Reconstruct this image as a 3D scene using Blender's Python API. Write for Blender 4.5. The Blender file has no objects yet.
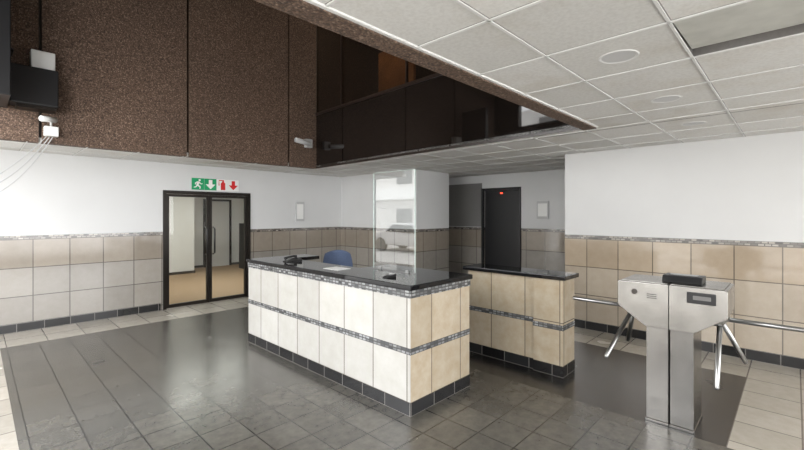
import bpy, math, random
from mathutils import Vector, Matrix
random.seed(3)
scene=bpy.context.scene
col=scene.collection
scene.view_settings.view_transform='Standard'
WO={}
H=2.58
# ---------------------------------------------------------------- materials
def newmat(n):
    m=bpy.data.materials.new(n); m.use_nodes=True
    nt=m.node_tree; b=nt.nodes['Principled BSDF']
    return m,nt,b
def mix(nt,fac,a,b,blend='MIX'):
    n=nt.nodes.new('ShaderNodeMix'); n.data_type='RGBA'; n.blend_type=blend
    for s,v in ((0,fac),(6,a),(7,b)):
        if isinstance(v,bpy.types.NodeSocket): nt.links.new(v,n.inputs[s])
        else: n.inputs[s].default_value=(v if s==0 else (*v,1) if len(v)==3 else v)
    return n.outputs[2]
def math_(nt,op,a,b=0.0,c=None):
    n=nt.nodes.new('ShaderNodeMath'); n.operation=op
    for i,v in enumerate((a,b) if c is None else (a,b,c)):
        if isinstance(v,bpy.types.NodeSocket): nt.links.new(v,n.inputs[i])
        else: n.inputs[i].default_value=v
    return n.outputs[0]
def pos(nt):
    g=nt.nodes.new('ShaderNodeNewGeometry'); s=nt.nodes.new('ShaderNodeSeparateXYZ')
    nt.links.new(g.outputs['Position'],s.inputs[0]); return g.outputs['Position'],s.outputs
def noise(nt,vec,scale,detail=4,rough=.55):
    n=nt.nodes.new('ShaderNodeTexNoise'); n.inputs['Scale'].default_value=scale
    n.inputs['Detail'].default_value=detail; n.inputs['Roughness'].default_value=rough
    nt.links.new(vec,n.inputs['Vector']); return n.outputs['Fac']
def ramp(nt,fac,stops):
    n=nt.nodes.new('ShaderNodeValToRGB'); e=n.color_ramp.elements
    while len(e)<len(stops): e.new(.5)
    for i,(p,c) in enumerate(stops): e[i].position=p; e[i].color=(*c,1)
    nt.links.new(fac,n.inputs[0]); return n.outputs[0]
def uv(nt,mode,off=(0,0)):
    p,s=pos(nt)
    if mode=='uz': u=math_(nt,'ADD',s[0],s[1]); v=s[2]
    else: u=s[0]; v=s[1]
    c=nt.nodes.new('ShaderNodeCombineXYZ')
    nt.links.new(math_(nt,'ADD',u,off[0]),c.inputs[0]); nt.links.new(math_(nt,'ADD',v,off[1]),c.inputs[1])
    return c.outputs[0],p,s
def brick(nt,vec,w,h,c1,c2,mo,ms,offset=0.0):
    n=nt.nodes.new('ShaderNodeTexBrick'); n.offset=offset; n.squash=1.0
    nt.links.new(vec,n.inputs['Vector'])
    n.inputs['Color1'].default_value=(*c1,1); n.inputs['Color2'].default_value=(*c2,1); n.inputs['Mortar'].default_value=(*mo,1)
    n.inputs['Scale'].default_value=1; n.inputs['Mortar Size'].default_value=ms; n.inputs['Mortar Smooth'].default_value=.1
    n.inputs['Brick Width'].default_value=w; n.inputs['Row Height'].default_value=h
    return n.outputs['Color'],n.outputs['Fac']
def bump(nt,b,h,strength,dist=.01):
    n=nt.nodes.new('ShaderNodeBump'); n.inputs['Strength'].default_value=strength; n.inputs['Distance'].default_value=dist
    nt.links.new(h,n.inputs['Height']); nt.links.new(n.outputs[0],b.inputs['Normal'])
def tilemat(name,mode,w,h,c1,c2,mo,ms,rough,off=(0,0),dark=(.7,.68,.64),nscale=3,amt=.6,offset=0.0,roughvar=.0,bs=.3):
    m,nt,b=newmat(name); vec,p,s=uv(nt,mode,off)
    c,f=brick(nt,vec,w,h,c1,c2,mo,ms,offset)
    n=noise(nt,p,nscale,6,.65)
    tint=ramp(nt,n,[(.3,dark),(.7,(1,1,1))])
    c=mix(nt,amt,c,tint,'MULTIPLY')
    nt.links.new(c,b.inputs['Base Color'])
    b.inputs['Roughness'].default_value=rough
    bump(nt,b,math_(nt,'SUBTRACT',1.0,f),bs,.004)
    return m
def plain(name,c,rough=.5,metal=0,nz=0,nscale=20,spec=.5,bmp=0):
    m,nt,b=newmat(name); p,s=pos(nt)
    n=noise(nt,p,nscale,4)
    k=nz
    a=tuple(max(0,x*(1-k)) for x in c); d=tuple(min(1,x*(1+k)) for x in c)
    nt.links.new(ramp(nt,n,[(.3,a),(.7,d)]),b.inputs['Base Color'])
    b.inputs['Roughness'].default_value=rough; b.inputs['Metallic'].default_value=metal
    b.inputs['Specular IOR Level'].default_value=spec
    if bmp: bump(nt,b,n,bmp,.003)
    return m
def steelmat(name,c,rough):
    m,nt,b=newmat(name); p,s=pos(nt)
    n2=noise(nt,p,5,3,.5)
    cc=ramp(nt,n2,[(.3,tuple(x*.72 for x in c)),(.65,c)])
    nt.links.new(cc,b.inputs['Base Color']); b.inputs['Metallic'].default_value=1.0
    b.inputs['Roughness'].default_value=rough
    b.inputs['Anisotropic'].default_value=.5
    return m
def emis(name,c,s):
    m,nt,b=newmat(name); b.inputs['Base Color'].default_value=(*c,1)
    b.inputs['Emission Color'].default_value=(*c,1); b.inputs['Emission Strength'].default_value=s
    return m
def glass(name,tint=(.93,.96,.95),refl=1.5):
    m,nt,b=newmat(name); nt.nodes.remove(b)
    o=nt.nodes['Material Output']
    t=nt.nodes.new('ShaderNodeBsdfTransparent'); t.inputs[0].default_value=(*tint,1)
    g=nt.nodes.new('ShaderNodeBsdfGlossy'); g.inputs['Roughness'].default_value=.005
    f=nt.nodes.new('ShaderNodeFresnel'); f.inputs[0].default_value=refl
    geo=nt.nodes.new('ShaderNodeNewGeometry')
    fac=math_(nt,'MULTIPLY',f.outputs[0],math_(nt,'SUBTRACT',1.0,geo.outputs['Backfacing']))
    x=nt.nodes.new('ShaderNodeMixShader')
    nt.links.new(fac,x.inputs[0]); nt.links.new(t.outputs[0],x.inputs[1]); nt.links.new(g.outputs[0],x.inputs[2])
    nt.links.new(x.outputs[0],o.inputs[0]); return m
def wallmat(name,paint,t1,t2,grout,off=0.0,top=(.90,.83,.74)):
    m,nt,b=newmat(name); vec,p,s=uv(nt,'uz',(off,-.09))
    tc,tf=brick(nt,vec,.42,.408,t1,t2,grout,.006)
    n=noise(nt,p,9,8,.7)
    tc=mix(nt,.45,tc,ramp(nt,n,[(.3,(.78,.75,.71)),(.65,(1,1,1))]),'MULTIPLY')
    mt=math_(nt,'GREATER_THAN',s[2],.906)
    tc=mix(nt,mt,tc,mix(nt,1.0,tc,top,'MULTIPLY'))
    mvec,_,_=uv(nt,'uz',(0,-1.314))
    mc,mf=brick(nt,mvec,.06,.028,(.05,.045,.042),(.42,.38,.33),(.10,.09,.08),.005,.5)
    pn=noise(nt,p,1.2,4)
    pc=ramp(nt,pn,[(.3,tuple(x*.95 for x in paint)),(.7,paint)])
    m1=math_(nt,'GREATER_THAN',s[2],1.314); m2=math_(nt,'GREATER_THAN',s[2],1.37)
    c=mix(nt,m1,tc,mc); c=mix(nt,m2,c,pc)
    nt.links.new(c,b.inputs['Base Color'])
    nt.links.new(math_(nt,'MULTIPLY_ADD',m2,.45,.09),b.inputs['Roughness'])
    nt.links.new(math_(nt,'MULTIPLY_ADD',m2,-.4,.9),b.inputs['Specular IOR Level'])
    hh=math_(nt,'MULTIPLY',math_(nt,'SUBTRACT',1.0,tf),math_(nt,'SUBTRACT',1.0,m2))
    bump(nt,b,hh,.3,.004)
    return m
M={}
M['wall_l']=wallmat('painted_wall_grey_tile',(.66,.662,.66),(.27,.25,.224),(.335,.31,.277),(.10,.09,.08),-.59-8+.42*20,(.97,.91,.84))
M['wall_r']=wallmat('painted_wall_beige_tile',(.65,.647,.64),(.40,.34,.27),(.47,.405,.325),(.14,.12,.10),0,(.97,.92,.86))
M['paint']=plain('white_paint',(.68,.675,.655),.6,nz=.03)
def floormat():
    m,nt,b=newmat('slate_floor'); vec,p,s=uv(nt,'xy',(.02,.04))
    dc,df=brick(nt,vec,.3,.3,(.070,.067,.060),(.092,.087,.077),(.014,.013,.012),.0055)
    n=noise(nt,p,12,4,.65)
    dc=mix(nt,1.0,dc,ramp(nt,n,[(.3,(.74,.73,.72)),(.7,(1.18,1.16,1.10))]),'MULTIPLY')
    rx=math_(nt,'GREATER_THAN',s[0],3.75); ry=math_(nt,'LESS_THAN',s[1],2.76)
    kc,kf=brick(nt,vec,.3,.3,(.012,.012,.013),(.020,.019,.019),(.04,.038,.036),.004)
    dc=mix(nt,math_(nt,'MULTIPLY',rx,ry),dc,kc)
    vec2,_,_=uv(nt,'xy',(.12,.04))
    lc,lf=brick(nt,vec2,.4,.4,(.34,.318,.275),(.43,.40,.35),(.14,.125,.11),.006)
    lc=mix(nt,.6,lc,ramp(nt,n,[(.3,(.78,.75,.71)),(.7,(1,1,1))]),'MULTIPLY')
    a=math_(nt,'LESS_THAN',s[0],.22); bb=math_(nt,'GREATER_THAN',s[1],7.16)
    cc=math_(nt,'GREATER_THAN',s[0],5.5)
    dd=math_(nt,'MULTIPLY',math_(nt,'LESS_THAN',s[1],.36),math_(nt,'GREATER_THAN',s[0],3.75))
    k=math_(nt,'MAXIMUM',math_(nt,'MAXIMUM',a,bb),math_(nt,'MAXIMUM',cc,dd))
    c=mix(nt,k,dc,lc)
    nt.links.new(c,b.inputs['Base Color'])
    r=math_(nt,'MULTIPLY_ADD',noise(nt,p,2.5,2,.5),.16,.16)
    nt.links.new(r,b.inputs['Roughness']); b.inputs['Specular IOR Level'].default_value=1.0
    bump(nt,b,math_(nt,'SUBTRACT',1.0,df),.08,.003)
    return m
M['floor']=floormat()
def ceilmat():
    m,nt,b=newmat('mineral_tile_ceiling'); vec,p,s=uv(nt,'xy',(-2.25+6,-.4255+6))
    c,f=brick(nt,vec,.6,.6,(.60,.59,.565),(.71,.70,.68),(.20,.19,.18),.012)
    n=noise(nt,p,45,3,.6); n2=noise(nt,p,1.6,5,.6)
    c=mix(nt,.5,c,ramp(nt,n,[(.35,(.80,.79,.78)),(.6,(1,1,1))]),'MULTIPLY')
    c=mix(nt,.7,c,ramp(nt,n2,[(.3,(.82,.77,.70)),(.5,(1,1,1))]),'MULTIPLY')
    nt.links.new(c,b.inputs['Base Color']); b.inputs['Roughness'].default_value=.75
    return m
M['ceil']=ceilmat()
def pebble():
    m,nt,b=newmat('brown_pebble_aggregate'); p,s=pos(nt)
    v=nt.nodes.new('ShaderNodeTexVoronoi'); v.inputs['Scale'].default_value=84; nt.links.new(p,v.inputs['Vector'])
    sp=nt.nodes.new('ShaderNodeSeparateColor'); nt.links.new(v.outputs['Color'],sp.inputs[0])
    c=ramp(nt,sp.outputs[0],[(0,(.060,.038,.026)),(.4,(.125,.080,.056)),(.8,(.180,.118,.083)),(1,(.30,.22,.165))])
    d=ramp(nt,v.outputs['Distance'],[(.3,(1,1,1)),(.8,(.5,.45,.42))])
    c=mix(nt,.8,c,d,'MULTIPLY')
    n2=noise(nt,p,1.0,5)
    c=mix(nt,.6,c,ramp(nt,n2,[(.3,(.75,.72,.7)),(.7,(1.1,1.05,1))]),'MULTIPLY')
    nt.links.new(c,b.inputs['Base Color']); b.inputs['Roughness'].default_value=.75
    bump(nt,b,math_(nt,'SUBTRACT',1.0,v.outputs['Distance']),.5,.01)
    return m
M['pebble']=pebble()
M['black_gloss']=plain('dark_polished_glass',(.008,.006,.005),.03,nz=.2,nscale=2,spec=1.0)
M['granite']=plain('black_granite',(.008,.008,.009),.05,nz=.6,nscale=150,spec=.35)
M['ctile_lit']=tilemat('daylit_counter_tile','uz',.42,.445,(.44,.43,.405),(.53,.52,.495),(.12,.105,.09),.0055,.12,(-.22,-.11),(.83,.81,.77),6,.7)  # paler copy of the cream tile, daylight on the long side in its colour
M['ctile_c']=tilemat('cream_counter_tile','uz',.425,.445,(.44,.38,.29),(.53,.46,.36),(.13,.11,.09),.005,.13,(.025,-.11),(.80,.73,.63),9,.8)
M['skirt']=tilemat('black_skirting_tile','uz',.3,.12,(.012,.012,.013),(.03,.03,.032),(.2,.19,.18),.004,.12,(0,0))
M['mosaic']=tilemat('mosaic_band','uz',.05,.027,(.045,.048,.053),(.36,.37,.38),(.08,.08,.08),.005,.2,(0,-.535))
M['bronze']=plain('bronze_aluminium',(.018,.014,.011),.35,.5)
M['glass']=glass('clear_glass')
M['dglass']=glass('dark_tinted_glass',(.6,.55,.5),1.9)
M['sglass']=glass('screen_glass',(.92,.94,.94),2.4)
M['gedge']=plain('pale_glass_edge',(.50,.60,.56),.15)
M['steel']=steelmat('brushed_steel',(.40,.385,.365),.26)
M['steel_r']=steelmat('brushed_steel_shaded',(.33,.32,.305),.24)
M['steel_d']=plain('dull_tube_steel',(.36,.36,.355),.28,1)
M['black']=plain('black_plastic',(.012,.012,.013),.35)
M['white_pl']=plain('white_plastic',(.78,.78,.76),.4)
M['tbar']=plain('white_ceiling_grid_bar',(.66,.655,.64),.5)
M['offw']=plain('off_white_fitting',(.56,.55,.53),.5)
M['grey_pl']=plain('grey_metal_plate',(.5,.5,.5),.4)
M['blue']=plain('blue_fabric',(.065,.09,.155),.85,nz=.2,nscale=90)
M['carpet']=plain('tan_carpet',(.31,.215,.13),.95,nz=.12,nscale=30)
M['green']=plain('sign_green',(.0,.33,.12),.4)
M['red']=plain('sign_red',(.62,.01,.01),.4)
M['signw']=plain('sign_white',(.85,.85,.83),.4)
M['darkwall']=plain('dark_brown_paint',(.05,.04,.033),.5)
M['rail']=plain('dark_brown_rail',(.022,.014,.010),.3)
M['mezz']=plain('brown_room_paint',(.014,.010,.008),.6,nz=.2,nscale=1)
M['greydark']=plain('dark_grey_panel',(.16,.155,.15),.4)
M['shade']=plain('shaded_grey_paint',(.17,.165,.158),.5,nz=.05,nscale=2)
M['orange']=plain('timber_panel',(.34,.18,.09),.5,nz=.2,nscale=4)
M['led']=emis('red_led',(1,.05,.02),6)
M['beige']=plain('grey_stained_tile',(.47,.465,.425),.7,nz=.15,nscale=5)
# ---------------------------------------------------------------- geometry helpers
import bmesh
VX,VY0,VY1=4.54,1.6,6.85
VB=1.48
def xv(y): return 4.44+(y-VB)*(4.67-4.44)/(VY1-VB)
WARP=('ceiling','trim_1','trim_2','trim_3','trim_4','window_1','wall_fascia','wall_beam','wall_pebble','trim_7')
def mk(name,verts,faces,mat,parent=None,bev=0,smooth=False,label=None,cat=None,kind=None,group=None):
    if name in WARP:
        verts=[((x+xv(y)-VX) if abs(x-VX)<=.13 and z>H-.05 else x,y,z) for x,y,z in verts]
    xs=[v[0] for v in verts]; ys=[v[1] for v in verts]; zs=[v[2] for v in verts]
    o=Vector(((min(xs)+max(xs))/2,(min(ys)+max(ys))/2,min(zs)))
    me=bpy.data.meshes.new(name); me.from_pydata([tuple(Vector(v)-o) for v in verts],[],faces)
    me.validate(); me.update()
    bm=bmesh.new(); bm.from_mesh(me); bmesh.ops.recalc_face_normals(bm,faces=bm.faces); bm.to_mesh(me); bm.free()
    ob=bpy.data.objects.new(name,me); col.objects.link(ob)
    if mat: me.materials.append(mat)
    WO[ob]=o
    if parent: ob.parent=parent; ob.location=o-WO[parent]
    else: ob.location=o
    if smooth:
        for p in me.polygons: p.use_smooth=True
    if bev:
        b=ob.modifiers.new('bevel','BEVEL'); b.width=bev; b.segments=3; b.limit_method='ANGLE'; b.angle_limit=.7
    if label: ob['label']=label
    if cat: ob['category']=cat
    if kind: ob['kind']=kind
    if group: ob['group']=group
    return ob
def empty(name,loc,label,cat,group=None,kind=None):
    e=bpy.data.objects.new(name,None); e.empty_display_size=.1; e.location=loc; col.objects.link(e); WO[e]=Vector(loc)
    e['label']=label; e['category']=cat
    if group: e['group']=group
    if kind: e['kind']=kind
    return e
def boxgeo(lo,hi,V,F):
    b=len(V); x0,y0,z0=lo; x1,y1,z1=hi
    V+= [(x0,y0,z0),(x1,y0,z0),(x1,y1,z0),(x0,y1,z0),(x0,y0,z1),(x1,y0,z1),(x1,y1,z1),(x0,y1,z1)]
    F+= [tuple(b+i for i in f) for f in ((0,3,2,1),(4,5,6,7),(0,1,5,4),(1,2,6,5),(2,3,7,6),(3,0,4,7))]
def box(name,lo,hi,mat,**k):
    V=[];F=[]; boxgeo(lo,hi,V,F); return mk(name,V,F,mat,**k)
def boxes(name,L,mat,**k):
    V=[];F=[]
    for lo,hi in L: boxgeo(lo,hi,V,F)
    return mk(name,V,F,mat,**k)
def prism(name,pts,axis,a,b,mat,**k):
    def P(p,t):
        return (t,p[0],p[1]) if axis==0 else (p[0],t,p[1]) if axis==1 else (p[0],p[1],t)
    n=len(pts); V=[P(p,a) for p in pts]+[P(p,b) for p in pts]
    F=[tuple(range(n)),tuple(range(2*n-1,n-1,-1))]+[(i,(i+1)%n,n+(i+1)%n,n+i) for i in range(n)]
    return mk(name,V,F,mat,**k)
def tubegeo(pts,radii,V,F,n=16,caps=True):
    pts=[Vector(p) for p in pts]
    if not isinstance(radii,(list,tuple)): radii=[radii]*len(pts)
    base=len(V)
    for i,p in enumerate(pts):
        d=(pts[min(i+1,len(pts)-1)]-pts[max(i-1,0)])
        if d.length<1e-9: d=Vector((0,0,1))
        d.normalize(); up=Vector((0,0,1)) if abs(d.z)<.95 else Vector((1,0,0))
        a=d.cross(up).normalized(); b=d.cross(a)
        for j in range(n):
            t=2*math.pi*j/n; V.append(tuple(p+a*math.cos(t)*radii[i]+b*math.sin(t)*radii[i]))
    for i in range(len(pts)-1):
        for j in range(n):
            F.append((base+i*n+j,base+i*n+(j+1)%n,base+(i+1)*n+(j+1)%n,base+(i+1)*n+j))
    if caps:
        F.append(tuple(base+j for j in range(n))); F.append(tuple(base+(len(pts)-1)*n+j for j in range(n-1,-1,-1)))
def tube(name,pts,r,mat,n=16,**k):
    V=[];F=[]; tubegeo(pts,r,V,F,n); k.setdefault('smooth',n>8)
    ob=mk(name,V,F,mat,**k)
    if k.get('smooth'):
        for p in ob.data.polygons:
            if len(p.vertices)>4: p.use_smooth=False
    return ob
S='structure'
XL=-1.3; YB=-2.6
# ---------------------------------------------------------------- room shell
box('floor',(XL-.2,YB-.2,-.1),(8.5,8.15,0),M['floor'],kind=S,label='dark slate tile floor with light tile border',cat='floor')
box('floor_corridor',(1.0,8.15,-.1),(7.4,13.6,0),M['carpet'],kind=S,label='tan carpet floor beyond the glass doors',cat='floor')
D0,D1,DH=2.285,3.878,2.1
boxes('wall_left',[((XL,8,0),(D0,8.15,H)),((D1,8,0),(6.2,8.15,H)),((D0,8,DH),(D1,8.15,H))],M['wall_l'],kind=S,label='grey painted wall with stone tile dado',cat='wall')
box('wall_pillar',(6.2,5.54,0),(7.28,8.15,H),M['wall_l'],kind=S,label='projecting painted wall block with tile dado',cat='wall')
boxes('wall_right',[((6.2,YB,0),(6.35,2.52,H)),((6.35,2.37,0),(8.2,2.52,H))],M['wall_r'],kind=S,label='white painted wall with beige tile dado',cat='wall')
L0,L1,LH=4.336,5.22,2.22
boxes('wall_far',[((8.2,2.37,0),(8.35,L0,H)),((8.2,L1,0),(8.35,8.15,H)),((8.2,L0,LH),(8.35,L1,H))],M['wall_l'],kind=S,label='lobby wall with tile dado around a dark doorway',cat='wall')
box('wall_lobby',(7.28,6.6,0),(8.2,6.75,H),M['wall_l'],kind=S,label='end wall of the small lobby',cat='wall')
cx0,cx1,cy0,cy1=2.25,2.85,-.1745,.4255
CT=H+.06
boxes('ceiling',[((XL,YB,H),(8.35,cy0,CT)),((XL,cy0,H),(cx0,cy1,CT)),((cx1,cy0,H),(8.35,cy1,CT)),((XL,cy1,H),(8.35,VB,CT)),
  ((VX,VB,H),(8.35,8.15,CT)),((XL,VY1,H),(VX,8.15,CT))],M['ceil'],kind=S,label='suspended ceiling of square mineral fibre tiles',cat='ceiling')
tb=[]; bw=.007; bd=.007
zb=(H-bd,H-.0002)
k=-5
while True:
    y=cy1+.6*k; k+=1
    if y>8: break
    if y<YB: continue
    xa=XL if (y<1.42 or y>VY1) else VX+.02
    xb=6.2 if (y<2.37 or y>5.54) else 8.2
    tb.append(((xa,y-bw,zb[0]),(xb,y+bw,zb[1])))
k=-6
while True:
    x=2.25+.6*k; k+=1
    if x>8.2: break
    if x<XL: continue
    if x<VX:
        tb.append(((x-bw,YB,zb[0]),(x+bw,VB-.025,zb[1]))); tb.append(((x-bw,VY1,zb[0]),(x+bw,8,zb[1])))
    elif x<6.2: tb.append(((x-bw,YB,zb[0]),(x+bw,8,zb[1])))
    else: tb.append(((x-bw,2.52,zb[0]),(x+bw,5.54 if x<7.28 else 6.6,zb[1])))
boxes('trim_7',tb,M['tbar'],kind=S,label='white metal ceiling grid bars',cat='trim')
box('ceiling_slab',(XL,YB,3.05),(8.35,VB,3.15),M['darkwall'],kind=S,label='dark concrete slab above the ceiling tiles',cat='ceiling')
box('ceiling_upper',(XL,VB,7.0),(9,8.15,7.1),M['darkwall'],kind=S,label='upper ceiling of the double height void',cat='ceiling')
boxes('trim_1',[((XL,VB,H-.02),(VX,1.61,3.3))],M['pebble'],kind=S,label='brown pebble faced beam edging the ceiling void',cat='beam')
box('wall_beam',(XL,1.49,3.3),(VX,1.58,7),M['pebble'],kind=S,label='pebble faced upper wall of the void',cat='wall')
boxes('trim_2',[((XL,VB-.022,H-.010),(VX,VB,H+.0))],M['white_pl'],kind=S,label='white metal ceiling edge trim',cat='trim')
pe=[-1.16,.57,2.30,4.06,VX]
boxes('wall_pebble',[((pe[i]+.016,VY1-.03,H-.004),(pe[i+1]-(.016 if i<3 else 0),VY1+.1,6.99)) for i in range(4)],M['pebble'],kind=S,label='brown exposed pebble wall panels above the ceiling edge',cat='wall')
box('wall_backing',(XL,VY1+.06,CT),(9,8.15,7),M['darkwall'],kind=S,label='dark wall backing behind the pebble panels',cat='wall')
fz=3.62
box('wall_fascia',(VX,VB,CT-.05),(VX+.1,VY1-.0,fz),M['black_gloss'],kind=S,label='polished black fascia above the ceiling',cat='wall')
boxes('trim_3',[((VX-.02,1.6,fz),(VX+.12,VY1,fz+.05)),((VX-.01,1.6,H-.005),(VX,VY1,H+.03))],M['rail'],kind=S,label='dark brown rail along the upper glazing',cat='trim')
boxes('trim_4',[((VX+.01,y-.015,fz+.05),(VX+.05,y+.015,6.99)) for y in (2.9,4.3,6.0)],M['rail'],kind=S,label='dark bronze upper glazing mullions',cat='trim')
box('window_1',(VX+.03,1.6,fz+.05),(VX+.04,VY1,6.99),M['dglass'],kind=S,label='dark internal glazing of the upper floor',cat='window')
boxes('wall_mezzanine',[((6.6,VB,CT),(6.7,VY1,7)),((VX+.1,VB,CT),(6.6,1.5,7))],M['mezz'],kind=S,label='dark brown upper floor room behind the glazing',cat='wall')
box('reflection_panel',(5.3,4.81,3.97),(5.36,5.70,4.72),M['orange'],kind=S,label='brown timber panel added for the warm reflection in the glazing',cat='door')  # made-up panel standing for a brown reflection in the dark glass
# street side, with two unseen slots added for pale reflections in the fascia
refl_slots=[(2.7,3.9),(4.3,6.1)]
ws=[((XL-.15,YB,0),(XL,YB+.3,4)),((XL-.15,YB,4.0),(XL,8.15,4.12)),((XL-.15,YB,4.75),(XL,8.15,7))]
ws+=[((XL-.15,YB,4.12),(XL,refl_slots[0][0],4.75)),((XL-.15,refl_slots[0][1],4.12),(XL,refl_slots[1][0],4.75)),((XL-.15,refl_slots[1][1],4.12),(XL,8.15,4.75))]
boxes('wall_street',ws,M['darkwall'],kind=S,label='street side wall around the shopfront glazing',cat='wall')
fr=[]
for y in (YB+.3,-.3,2.0,4.3,8.05): fr.append(((XL-.1,y,0),(XL-.04,y+.05,4)))
for z in (0,3.95): fr.append(((XL-.1,YB+.3,z),(XL-.04,8.1,z+.05)))
boxes('window_2',fr,M['bronze'],kind=S,label='bronze shopfront window frame facing the street',cat='window')
boxes('wall_front',[((XL,YB-.15,0),(-.8,YB,H)),((5.8,YB-.15,0),(6.35,YB,H)),((-.8,YB-.15,0),(5.8,YB,.25)),((XL,YB-.15,H),(8.35,YB,3.15))],M['paint'],kind=S,label='unseen wall around glazing added for light',cat='wall')
fr=[]
for x in (-.8,.8,2.4,4.0,5.75): fr.append(((x,YB-.1,.25),(x+.05,YB-.05,H)))
fr.append(((-.8,YB-.1,H-.05),(5.8,YB-.05,H)))
boxes('window_3',fr,M['bronze'],kind=S,label='unseen bronze framed glazing added to let light in',cat='window')  # glazed wall behind the camera, added to let daylight into the room
boxes('baseboard_left',[((XL,7.985,0),(D0-.04,8,.125)),((D1+.04,7.985,0),(6.185,8,.125))],M['skirt'],kind=S,label='black skirting tiles',cat='baseboard')
boxes('baseboard_pillar',[((6.185,5.525,0),(6.2,8,.12)),((6.2,5.525,0),(7.28,5.54,.12))],M['skirt'],kind=S,label='black skirting tiles',cat='baseboard')
boxes('baseboard_right',[((6.185,YB,0),(6.2,2.52,.12))],M['skirt'],kind=S,label='black skirting tiles',cat='baseboard')
boxes('baseboard_far',[((8.185,2.52,0),(8.2,L0,.12)),((8.185,L1,0),(8.2,6.6,.12))],M['skirt'],kind=S,label='black skirting tiles',cat='baseboard')
# corridor behind doors
boxes('wall_corridor',[((1.0,8.15,0),(1.1,13.6,2.7)),((7.3,8.15,0),(7.4,13.6,2.7)),((1.0,13.5,0),(7.4,13.6,2.7)),((1.1,12.4,0),(4.35,13.5,2.7))],M['paint'],kind=S,label='off-white corridor walls beyond the doors',cat='wall')
box('ceiling_corridor',(1.0,8.15,2.6),(7.4,13.6,2.7),M['paint'],kind=S,label='white corridor ceiling',cat='ceiling')
boxes('baseboard_corridor',[((4.35,13.48,0),(7.3,13.5,.07)),((1.1,12.38,0),(4.37,12.4,.07)),((4.35,12.4,0),(4.37,13.5,.07))],M['darkwall'],kind=S,label='dark corridor skirting',cat='baseboard')
d4=empty('door_4',(5.45,13.47,0),'dark framed inner doorway at the corridor end','door',kind=S)
boxes('door_frame',[((5.0,13.40,0),(5.06,13.5,2.15)),((5.8,13.40,0),(5.86,13.5,2.15)),((5.06,13.40,2.09),(5.8,13.5,2.15))],M['bronze'],parent=d4)
box('door_panel',(5.06,13.44,0),(5.8,13.48,2.09),M['offw'],parent=d4)
sh=empty('shelving_unit',(6.15,12.3,0),'dark storage shelving standing in the corridor','shelf')
boxes('shelf_frame',[((5.7,12.0,0),(5.74,12.5,1.35)),((6.5,12.0,0),(6.54,12.5,1.35)),((5.74,12.0,.1),(6.5,12.5,.14)),((5.74,12.0,.5),(6.5,12.5,.54)),((5.74,12.0,.9),(6.5,12.5,.94)),((5.7,12.0,1.35),(6.54,12.5,1.39)),((5.74,12.47,.14),(6.5,12.5,1.35))],M['black'],parent=sh)
# lift door
box('shade_panel',(8.185,L1+.05,1.38),(8.2,6.6,2.4),M['shade'],kind=S,label='dark grey sheet standing for shade on the lobby wall',cat='trim')  # flat panel added as the shade on the wall left of the lift
d2=empty('door_2',(8.25,(L0+L1)/2,0),'black lift door with a small red indicator','door',kind=S)
box('door_panel',(8.24,L0,0),(8.28,L1,LH),M['black'],parent=d2)
boxes('door_frame',[((8.16,L0-.05,0),(8.22,L0,LH+.05)),((8.16,L1,0),(8.22,L1+.05,LH+.05)),((8.16,L0,LH),(8.22,L1,LH+.05))],M['black'],parent=d2)
box('indicator_light',(8.225,4.76,2.14),(8.24,4.81,2.16),M['led'],parent=d2)
# glass doors
d1=empty('door_1',((D0+D1)/2,8.05,0),'bronze framed double glass doors','door',kind=S)
boxes('door_frame',[((D0,7.98,0),(D0+.055,8.1,DH)),((D1-.055,7.98,0),(D1,8.1,DH)),((D0+.055,7.98,DH-.06),(D1-.055,8.1,DH))],M['bronze'],parent=d1)
xm=(D0+D1)/2
for a,b,hx in ((D0+.06,xm-.003,xm-.1),(xm+.003,D1-.06,xm+.1)):
    boxes('door_leaf',[((a,8.01,.01),(a+.045,8.06,DH-.065)),((b-.045,8.01,.01),(b,8.06,DH-.065)),((a+.045,8.01,.01),(b-.045,8.06,.07)),((a+.045,8.01,DH-.11),(b-.045,8.06,DH-.065))],M['bronze'],parent=d1)
    box('glass_pane',(a+.045,8.03,.07),(b-.045,8.036,DH-.11),M['glass'],parent=d1)
    hh=xm-.07 if hx<xm else xm+.07
    tube('door_handle',[(hh,8.01,.92),(hh,7.94,.95),(hh,7.94,1.4),(hh,8.01,1.43)],.016,M['black'],parent=d1)
# ---------------------------------------------------------------- downlights and displaced tile
for i,x in enumerate((2.55,3.75,4.95)):
    e=empty('recessed_downlight',(x,.73,H-.006),'round white recessed downlight in ceiling tile, switched off','ceiling light',group='downlights in the ceiling tiles')
    V=[];F=[];n=40
    rs=[(.105,H),(.103,H-.004),(.098,H-.005),(.09,H-.003),(.086,H-.0005)]
    for r,z in rs:
        for j in range(n):
            t=2*math.pi*j/n; V.append((x+r*math.cos(t),.73+r*math.sin(t),z))
    for k in range(len(rs)-1):
        for j in range(n): F.append((k*n+j,k*n+(j+1)%n,(k+1)*n+(j+1)%n,(k+1)*n+j))
    mk('trim_ring',V,F,M['tbar'],parent=e,smooth=True)
    tube('lens',[(x,.73,H-.002),(x,.73,H-.001)],.087,M['grey_pl'],n=40,parent=e)
V=[];F=[]
boxgeo((cx0+.010,cy0+.010,H+.002),(cx1-.08,cy1-.010,H+.018),V,F)
V=[(x,y,z+(x-cx0)*.035) for x,y,z in V]
mk('ceiling_tile',V,F,M['beige'],label='displaced stained ceiling tile pushed up out of its grid',cat='ceiling tile')
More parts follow.
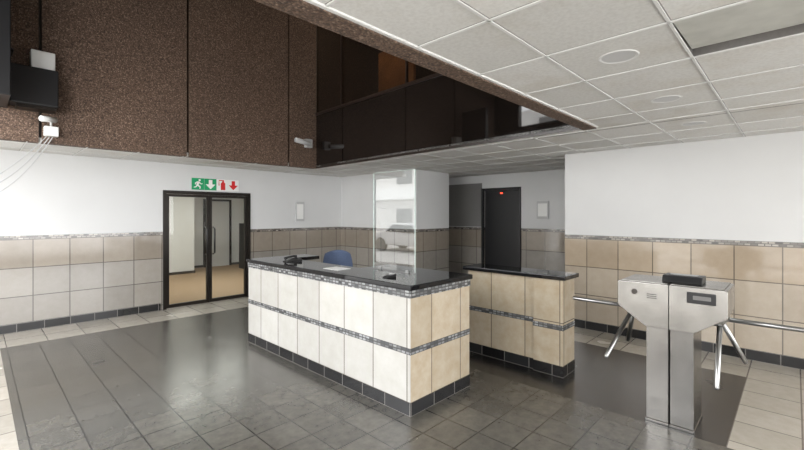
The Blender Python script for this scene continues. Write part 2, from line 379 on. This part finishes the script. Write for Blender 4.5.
# ---------------------------------------------------------------- reception counter
rc=empty('reception_counter',(2.9,3.75,0),'long cream tiled reception counter with black granite top','reception counter')
X0,X1,Y0,Y1=2.5,3.35,2.3,5.2
boxes('counter_body',[((X0,Y0+.12,.11),(X0+.12,Y1,1.0)),((X0+.12,Y1-.12,.11),(X1,Y1,1.0)),((X0,Y0+.004,.11),(X0+.006,Y0+.12,1.0))],M['ctile_lit'],parent=rc,label='tiled counter front, paler from daylight put into its colour')
box('counter_end',(X0+.006,Y0,.11),(X1,Y0+.12,1.0),M['ctile_c'],parent=rc,label='cream tiled counter end')
boxes('skirting',[((X0-.004,Y0-.004,0),(X0+.12,Y1+.004,.11)),((X0+.12,Y0-.004,0),(X1+.004,Y0+.12,.11)),((X0+.12,Y1-.12,0),(X1+.004,Y1+.004,.11))],M['skirt'],parent=rc,label='black skirting tiles')
def band(nm,z0,z1,par,g=.004):
    return boxes(nm,[((X0-g,Y0-g,z0),(X0+.05,Y1+g,z1)),((X0+.05,Y0-g,z0),(X1+g,Y0+.05,z1))],M['mosaic'],parent=par)
band('mosaic_band',.508,.562,rc); band('mosaic_band',.98,1.045,rc,.008)
pts=[(2.475,2.275),(3.375,2.275),(3.375,3.45),(2.93,3.45),(2.93,4.85),(3.375,4.85),(3.375,5.225),(2.475,5.225)]
prism('counter_top',pts,2,1.045,1.09,M['granite'],parent=rc,bev=.008,label='black granite top')
boxes('inner_wall',[((2.62,2.42,1.0),(2.9,5.08,1.044)),((3.33,2.42,0),(3.35,3.4,1.044)),((2.62,3.38,.77),(3.33,3.4,1.0))],M['beige'],parent=rc)
box('work_surface',(2.62,2.42,.72),(3.33,5.08,.76),M['granite'],parent=rc,bev=.004)
# partition counter
pc=empty('partition_counter',(4.33,2.3,0),'low tiled partition with black granite cap','partition')
PX0,PX1,PY0,PY1=4.2,4.46,1.72,2.9
boxes('partition_body',[((PX0,PY0+.32,.11),(PX1,PY1,1.0))],M['ctile_c'],parent=pc)
box('partition_pier',(PX0-.025,PY0,.11),(PX1+.02,PY0+.32,1.0),M['ctile_c'],parent=pc,label='projecting tiled end pier')
boxes('skirting',[((PX0-.002,PY0+.32,0),(PX1+.002,PY1+.002,.11)),((PX0-.03,PY0-.004,0),(PX1+.024,PY0+.32,.11))],M['skirt'],parent=pc)
boxes('mosaic_band',[((PX0-.004,PY0+.32,.508),(PX1+.004,PY1+.003,.562)),((PX0-.029,PY0-.004,.478),(PX1+.024,PY0+.325,.532))],M['mosaic'],parent=pc)
box('partition_cap',(PX0-.06,PY0-.04,1.0),(PX1+.05,PY1+.04,1.045),M['granite'],parent=pc,bev=.008)
# glass screen
gs=empty('glass_screen',(3.0,3.0,1.09),'upright frameless glass security screen on counter top','glass screen')
box('glass_pane',(2.995,2.7,1.1),(3.005,3.3,2.12),M['sglass'],parent=gs)
boxes('glass_edge',[((2.995,2.697,1.1),(3.005,2.7,2.12)),((2.995,3.3,1.1),(3.005,3.303,2.12)),((2.995,2.697,2.12),(3.005,3.303,2.123))],M['gedge'],parent=gs)
for y in (2.8,3.2): box('clamp',(2.985,y-.02,1.09),(3.015,y+.02,1.115),M['steel_d'],parent=gs,bev=.003)
# ---------------------------------------------------------------- office chair
ccx,ccy=3.76,4.98
ch=empty('office_chair',(ccx,ccy,0),'blue fabric office chair behind the reception counter','chair')
def rot(p,a=math.radians(-46)):
    x,y=p[0]*math.cos(a)-p[1]*math.sin(a),p[0]*math.sin(a)+p[1]*math.cos(a); return (ccx+x,ccy+y,p[2])
V=[];F=[];nu,nv=14,14
for side in (0,1):
    for i in range(nu+1):
        for j in range(nv+1):
            u=i/nu*2-1; v=j/nv*2-1
            uu=u*math.sqrt(1-.3*v*v); vv=v*math.sqrt(1-.3*u*u)
            x=uu*.235; z=.82+vv*.30; y=.26-.10*u*u+(.0 if side else .06*(1-u**6)*(1-v**6))
            V.append(rot((x,y,z)))
def gi(s,i,j): return s*(nu+1)*(nv+1)+i*(nv+1)+j
for s in (0,1):
    for i in range(nu):
        for j in range(nv):
            F.append((gi(s,i,j),gi(s,i+1,j),gi(s,i+1,j+1),gi(s,i,j+1)))
for i in range(nu):
    for j in (0,nv): F.append((gi(0,i,j),gi(0,i+1,j),gi(1,i+1,j),gi(1,i,j)))
for j in range(nv):
    for i in (0,nu): F.append((gi(0,i,j),gi(0,i,j+1),gi(1,i,j+1),gi(1,i,j)))
mk('backrest',V,F,M['blue'],parent=ch,smooth=True)
V=[];F=[]; boxgeo((-.24,-.25,.45),(.24,.22,.52),V,F); V=[rot(v) for v in V]; mk('seat',V,F,M['blue'],parent=ch,bev=.03)
tube('gas_column',[(ccx,ccy,.08),(ccx,ccy,.45)],.03,M['black'],parent=ch)
tube('back_bracket',[rot((0,.0,.44)),rot((0,.28,.46)),rot((0,.33,.6)),rot((0,.32,.85))],.02,M['black'],parent=ch)
for k in range(5):
    a=k*2*math.pi/5+.3
    tube('leg',[(ccx,ccy,.11),(ccx+.3*math.cos(a),ccy+.3*math.sin(a),.07)],[.028,.018],M['black'],parent=ch)
    tube('caster',[(ccx+.3*math.cos(a)-.02*math.sin(a),ccy+.3*math.sin(a)+.02*math.cos(a),.03),(ccx+.3*math.cos(a)+.02*math.sin(a),ccy+.3*math.sin(a)-.02*math.cos(a),.03)],.03,M['black'],parent=ch)
for s in (-1,1):
    tube('armrest',[rot((s*.24,.1,.5)),rot((s*.29,.1,.6)),rot((s*.29,.12,.7)),rot((s*.29,-.12,.71))],.018,M['black'],parent=ch)
# ---------------------------------------------------------------- desk items
tp=empty('desk_telephone',(2.72,4.5,1.09),'black desk telephone on the granite counter','telephone')
prism('telephone_base',[(2.64,1.09),(2.82,1.09),(2.82,1.125),(2.64,1.10)],1,4.42,4.58,M['black'],parent=tp,bev=.004)
tube('handset',[(2.66,4.56,1.125),(2.70,4.56,1.14),(2.78,4.56,1.15),(2.82,4.56,1.14)],[.022,.013,.013,.022],M['black'],parent=tp)
sp=empty('card_terminal',(2.66,2.75,1.09),'small black card terminal on the counter corner','terminal')
prism('terminal_body',[(2.62,1.09),(2.74,1.09),(2.74,1.12),(2.62,1.10)],1,2.70,2.76,M['black'],parent=sp,bev=.004)
box('terminal_screen',(2.69,2.708,1.115),(2.73,2.752,1.1215),M['grey_pl'],parent=sp)
box('paper_sheet',(2.62,3.45,1.09),(2.80,3.70,1.093),M['signw'],label='flat white paper sheet on the counter top',cat='paper')
# ---------------------------------------------------------------- turnstiles
def turnstile(s,label):
    cy=.72
    Yf=lambda o: cy+s*o
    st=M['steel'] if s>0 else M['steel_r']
    e=empty('turnstile',(4.0,cy+s*.09,0),label,'turnstile',group='back to back tripod turnstiles')
    hx0,hx1=3.78,4.23
    prism('housing',[(Yf(.002),1.12),(Yf(.358),1.12),(Yf(.368),1.11),(Yf(.368),.915),(Yf(.165),.77),(Yf(.002),.77)],0,hx0,hx1,M['steel'],parent=e,bev=.004)
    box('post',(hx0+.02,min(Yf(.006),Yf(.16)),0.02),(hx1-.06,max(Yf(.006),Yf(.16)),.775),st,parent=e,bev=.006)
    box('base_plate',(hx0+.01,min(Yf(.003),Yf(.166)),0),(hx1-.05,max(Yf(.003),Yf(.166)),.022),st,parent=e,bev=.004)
    box('lid',(hx0+.015,min(Yf(.01),Yf(.345)),1.12),(hx1-.015,max(Yf(.01),Yf(.345)),1.128),M['steel'],parent=e,bev=.003)
    hub=Vector((4.0,Yf(.30),.87)); ax=Vector((0,s*.707,-.707))
    tube('hub',[hub-ax*.08,hub-ax*.0,hub+ax*.02,hub+ax*.045],[.085,.085,.07,.04],M['steel_d'],n=28,parent=e)
    fa=Vector((-.612,s*.25,-.75)) if s>0 else Vector((-.38,.0,-.92))
    for d in (Vector((0,s,0)),fa,Vector((.612,s*.25,-.75))):
        d=d.normalized(); L=.53
        tube('arm',[hub+d*.03,hub+d*(L-.015),hub+d*(L-.004),hub+d*L],[.018,.018,.014,.004],M['steel_d'],parent=e)
    if s<0:
        box('display_panel',(hx0-.006,.42,1.0),(hx0,.60,1.085),M['black'],parent=e,bev=.004,label='black display panel')
        box('status_light',(hx0-.009,.45,1.03),(hx0-.006,.56,1.06),M['greydark'],parent=e)
    else:
        tube('lens',[(hx0-.006,.96,1.04),(hx0+.002,.96,1.04)],.022,M['darkwall'],n=24,parent=e)
        for z in (1.0,1.015,1.03): box('vent_slot',(hx0-.003,.80,z),(hx0+.002,.87,z+.005),M['black'],parent=e)
    return e
turnstile(1,'brushed steel tripod turnstile with round lens, facing the desk')
turnstile(-1,'brushed steel tripod turnstile with black display panel, facing the wall')
cr=empty('card_reader',(4.0,.65,1.128),'black card reader on top of the turnstiles','card reader')
prism('reader_body',[(3.90,1.128),(4.1,1.128),(4.1,1.18),(3.93,1.18)],1,.52,.79,M['black'],parent=cr,bev=.006)
box('reader_window',(3.96,.56,1.179),(4.07,.75,1.183),M['black_gloss'],parent=cr)
# ---------------------------------------------------------------- signs
def multi(nm,polys,y,mat,par,t=.002):
    V=[];F=[]
    for pts in polys:
        b=len(V);n=len(pts)
        V+=[(p[0],y-t,p[1]) for p in pts]+[(p[0],y,p[1]) for p in pts]
        F+=[tuple(b+i for i in range(n)),tuple(b+i for i in range(2*n-1,n-1,-1))]+[(b+i,b+(i+1)%n,b+n+(i+1)%n,b+n+i) for i in range(n)]
    return mk(nm,V,F,mat,parent=par)
sz=.215; z0=2.13
def arrow(x):
    c=x+sz/2
    return [[(c-.033,z0+.195),(c+.033,z0+.195),(c+.033,z0+.11),(c-.033,z0+.11)],[(c-.09,z0+.11),(c+.09,z0+.11),(c,z0+.018)]]
def signobj(x,bg,lab):
    e=empty('safety_sign',(x+sz/2,8,z0),lab,'sign',group='safety signs above the glass doors')
    box('sign_plate',(x,7.985,z0),(x+sz,8.0,z0+sz),bg,parent=e); return e
y=7.985
xs=[2.76,2.985,3.21,3.42]
e=signobj(xs[0],M['green'],'green sign with white running person')
x=xs[0]
def q(*p): return [(x+a*1.07,z0+b*1.07) for a,b in p]
multi('symbol',[[(x+.135+.02*math.cos(t*.35),z0+.178+.02*math.sin(t*.35)) for t in range(18)],
 q((.085,.145),(.125,.145),(.11,.08),(.075,.085)),q((.085,.145),(.05,.12),(.05,.09),(.065,.09),(.066,.112),(.095,.13)),
 q((.12,.14),(.155,.11),(.175,.115),(.172,.10),(.15,.095),(.115,.12)),
 q((.09,.085),(.11,.08),(.145,.06),(.14,.02),(.122,.02),(.125,.05),(.085,.065)),
 q((.075,.09),(.095,.08),(.07,.04),(.03,.035),(.03,.05),(.06,.055))],y,M['signw'],e)
e=signobj(xs[1],M['green'],'green sign with white downward arrow'); multi('symbol',arrow(xs[1]),y,M['signw'],e)
e=signobj(xs[2],M['signw'],'white sign with red fire extinguisher'); x=xs[2]
multi('symbol',[q((.07,.012),(.15,.012),(.15,.13),(.125,.155),(.095,.155),(.07,.13)),q((.095,.155),(.125,.155),(.125,.19),(.095,.19)),q((.04,.175),(.095,.175),(.095,.19),(.035,.19),(.03,.09),(.045,.09))],y,M['red'],e)
e=signobj(xs[3],M['signw'],'white sign with red downward arrow'); multi('symbol',arrow(xs[3]),y,M['red'],e)
def plate(lo,hi,lab,nrm):
    e=empty('intercom_panel',((lo[0]+hi[0])/2,(lo[1]+hi[1])/2,lo[2]),lab,'wall panel')
    box('panel_plate',lo,hi,M['grey_pl'],parent=e,bev=.004)
    if nrm=='y': box('panel_inset',(lo[0]+.03,lo[1]-.004,lo[2]+.05),(hi[0]-.03,lo[1],hi[2]-.05),M['signw'],parent=e)
    else: box('panel_inset',(lo[0]-.004,lo[1]+.03,lo[2]+.05),(lo[0],hi[1]-.03,hi[2]-.05),M['signw'],parent=e)
plate((4.92,7.97,1.52),(5.14,8.004,1.95),'grey intercom panel on the painted wall','y')
plate((8.17,3.66,1.58),(8.204,3.92,1.95),'pale wall panel beside the lift door','x')
# ---------------------------------------------------------------- things on pebble wall
WY=VY1-.035
tv=empty('flat_television',(.25,6.45,2.85),'black wall bracketed television seen edge-on','television')
box('television_panel',(.16,6.05,2.95),(.27,6.83,4.4),M['black'],parent=tv,bev=.01)
tube('television_bracket',[(.24,6.5,3.6),(.3,6.6,3.6),(.3,6.83,3.6)],.02,M['black'],parent=tv)
eb=empty('equipment_box',(.53,6.7,2.98),'black equipment box on the pebble wall','box')
box('box_body',(.28,6.56,2.99),(.72,WY+.01,3.44),M['black'],parent=eb,bev=.012)
box('box_bracket',(.34,6.60,2.95),(.70,WY+.01,2.99),M['bronze'],parent=eb)
jb=empty('junction_box',(.6,6.75,3.44),'white plastic junction box above the black box','junction box')
box('box_body',(.47,6.66,3.45),(.70,WY+.01,3.68),M['signw'],parent=jb,bev=.012)
box('box_lid',(.485,6.652,3.465),(.685,6.66,3.665),M['signw'],parent=jb,bev=.003)
sc=empty('security_camera',(.67,6.75,2.68),'white security camera and cable box on the pebble wall','camera')
box('camera_base',(.60,6.73,2.66),(.74,WY+.01,2.78),M['white_pl'],parent=sc,bev=.01)
tube('camera_body',[(.56,6.60,2.84),(.70,6.72,2.86)],.035,M['white_pl'],parent=sc)
tube('camera_stem',[(.66,6.70,2.85),(.67,6.78,2.77)],.012,M['white_pl'],parent=sc)
cb=empty('hanging_cable',(.4,6.6,2.0),'thin loose pale cables hanging from the wall box','cable')
def cat(p0,p1,sag,n=16):
    p0=Vector(p0);p1=Vector(p1); return [p0.lerp(p1,i/n)-Vector((0,0,sag*4*(i/n)*(1-i/n))) for i in range(n+1)]
for k in range(3):
    tube('cable_strand',cat((.62+.03*k,6.74,2.645),(.05-.1*k,6.35,2.0-.1*k),.05+.09*k),.0055,M['grey_pl'],n=8,parent=cb)
el=empty('emergency_light',(4.3,6.75,3.0),'silver tubular emergency light on the pebble wall','wall light')
tube('lamp_tube',[(4.12,6.70,3.06),(4.13,6.70,3.06),(4.44,6.70,3.02),(4.45,6.70,3.02)],[.03,.045,.045,.03],M['grey_pl'],n=20,parent=el)
box('mounting_box',(4.39,6.74,2.96),(4.53,WY+.01,3.12),M['grey_pl'],parent=el,bev=.005)
# ---------------------------------------------------------------- outside
box('ground',(-30,-25,-.16),(20,40,-.11),plain('pavement',(.50,.49,.47),.8,nz=.1,nscale=2),kind=S,label='concrete street pavement',cat='ground')
fac=plain('facade',(.75,.73,.70),.8,nz=.08,nscale=1)
bl=empty('street_building',(-17,8,-.11),'pale apartment building across the street','building')
box('building_body',(-22,-12,-.11),(-17,38,9),fac,parent=bl)
for z in (2.8,5.8): box('balcony_band',(-17,-12,z),(-16.2,38,z+.9),M['signw'],parent=bl)
for z in (.8,4,7):
    for y in range(-11,37,4): box('window_pane',(-16.98,y,z),(-16.95,y+1.6,z+1.3),M['greydark'],parent=bl)
def car(x,y,mat,lab):
    e=empty('car',(x,y,-.11),lab,'car',group='cars parked in the street')
    g=-.11
    body=[(-2.1,.32),(-2.1,.72),(-1.9,.82),(-1.25,.88),(-.75,1.32),(.55,1.36),(1.15,.95),(2.0,.86),(2.12,.62),(2.08,.32)]
    prism('car_body',[(y+a,g+b) for a,b in body],0,x-.82,x+.82,mat,parent=e,bev=.06)
    prism('side_window',[(y+a,g+b) for a,b in [(-1.05,.92),(-.68,1.26),(.5,1.29),(.95,.95)]],0,x+.815,x+.83,M['black'],parent=e)
    for yy in (-1.35,1.35):
        for xx in (-.75,.75):
            tube('wheel',[(x+xx-.1,y+yy,g+.33),(x+xx+.1,y+yy,g+.33)],.33,M['black'],n=24,parent=e)
car(-8.5,13.2,M['grey_pl'],'silver hatchback parked outside'); car(-8.5,18.5,M['signw'],'white hatchback parked outside')
# ---------------------------------------------------------------- lights
w=bpy.data.worlds.new('World'); scene.world=w; w.use_nodes=True
bg=w.node_tree.nodes['Background']; bg.inputs[0].default_value=(.975,.985,1,1); bg.inputs[1].default_value=6.4
def area(nm,loc,rot,sx,sy,p,c=(1,1,1)):
    l=bpy.data.lights.new(nm,'AREA'); l.shape='RECTANGLE'; l.size=sx; l.size_y=sy; l.energy=p; l.color=c
    o=bpy.data.objects.new(nm,l); o.location=loc; o.rotation_euler=rot; col.objects.link(o); return o
area('corridor_light',(3.6,10.0,2.55),(0,0,0),3.5,2.5,115,(1,.97,.92))
area('mezzanine_fill_light',(4.95,5.2,6.0),(0,0,0),.4,1.5,26,(1,.85,.7))  # unseen lamp added to brighten the brown panel behind the glazing
area('street_fill_light',(XL-.3,3.6,2.9),(0,math.radians(-52),0),2.0,5.5,190,(.97,.985,1))  # fill added outside the shopfront, brightens left floor and counter front
area('rear_fill_light',(2.5,YB-.3,1.5),(math.radians(90),0,0),6,2.2,40,(1,.98,.95))  # fill added behind the camera to lift the room light
# ---------------------------------------------------------------- camera
cd=bpy.data.cameras.new('camera'); cd.sensor_width=36; cd.lens=410/804*36; cd.shift_y=-11/804; cd.clip_start=.05
co=bpy.data.objects.new('camera',cd); co.location=(0,0,1.68); co.rotation_euler=(math.radians(90),0,math.radians(43.8-90)); col.objects.link(co)
scene.camera=co
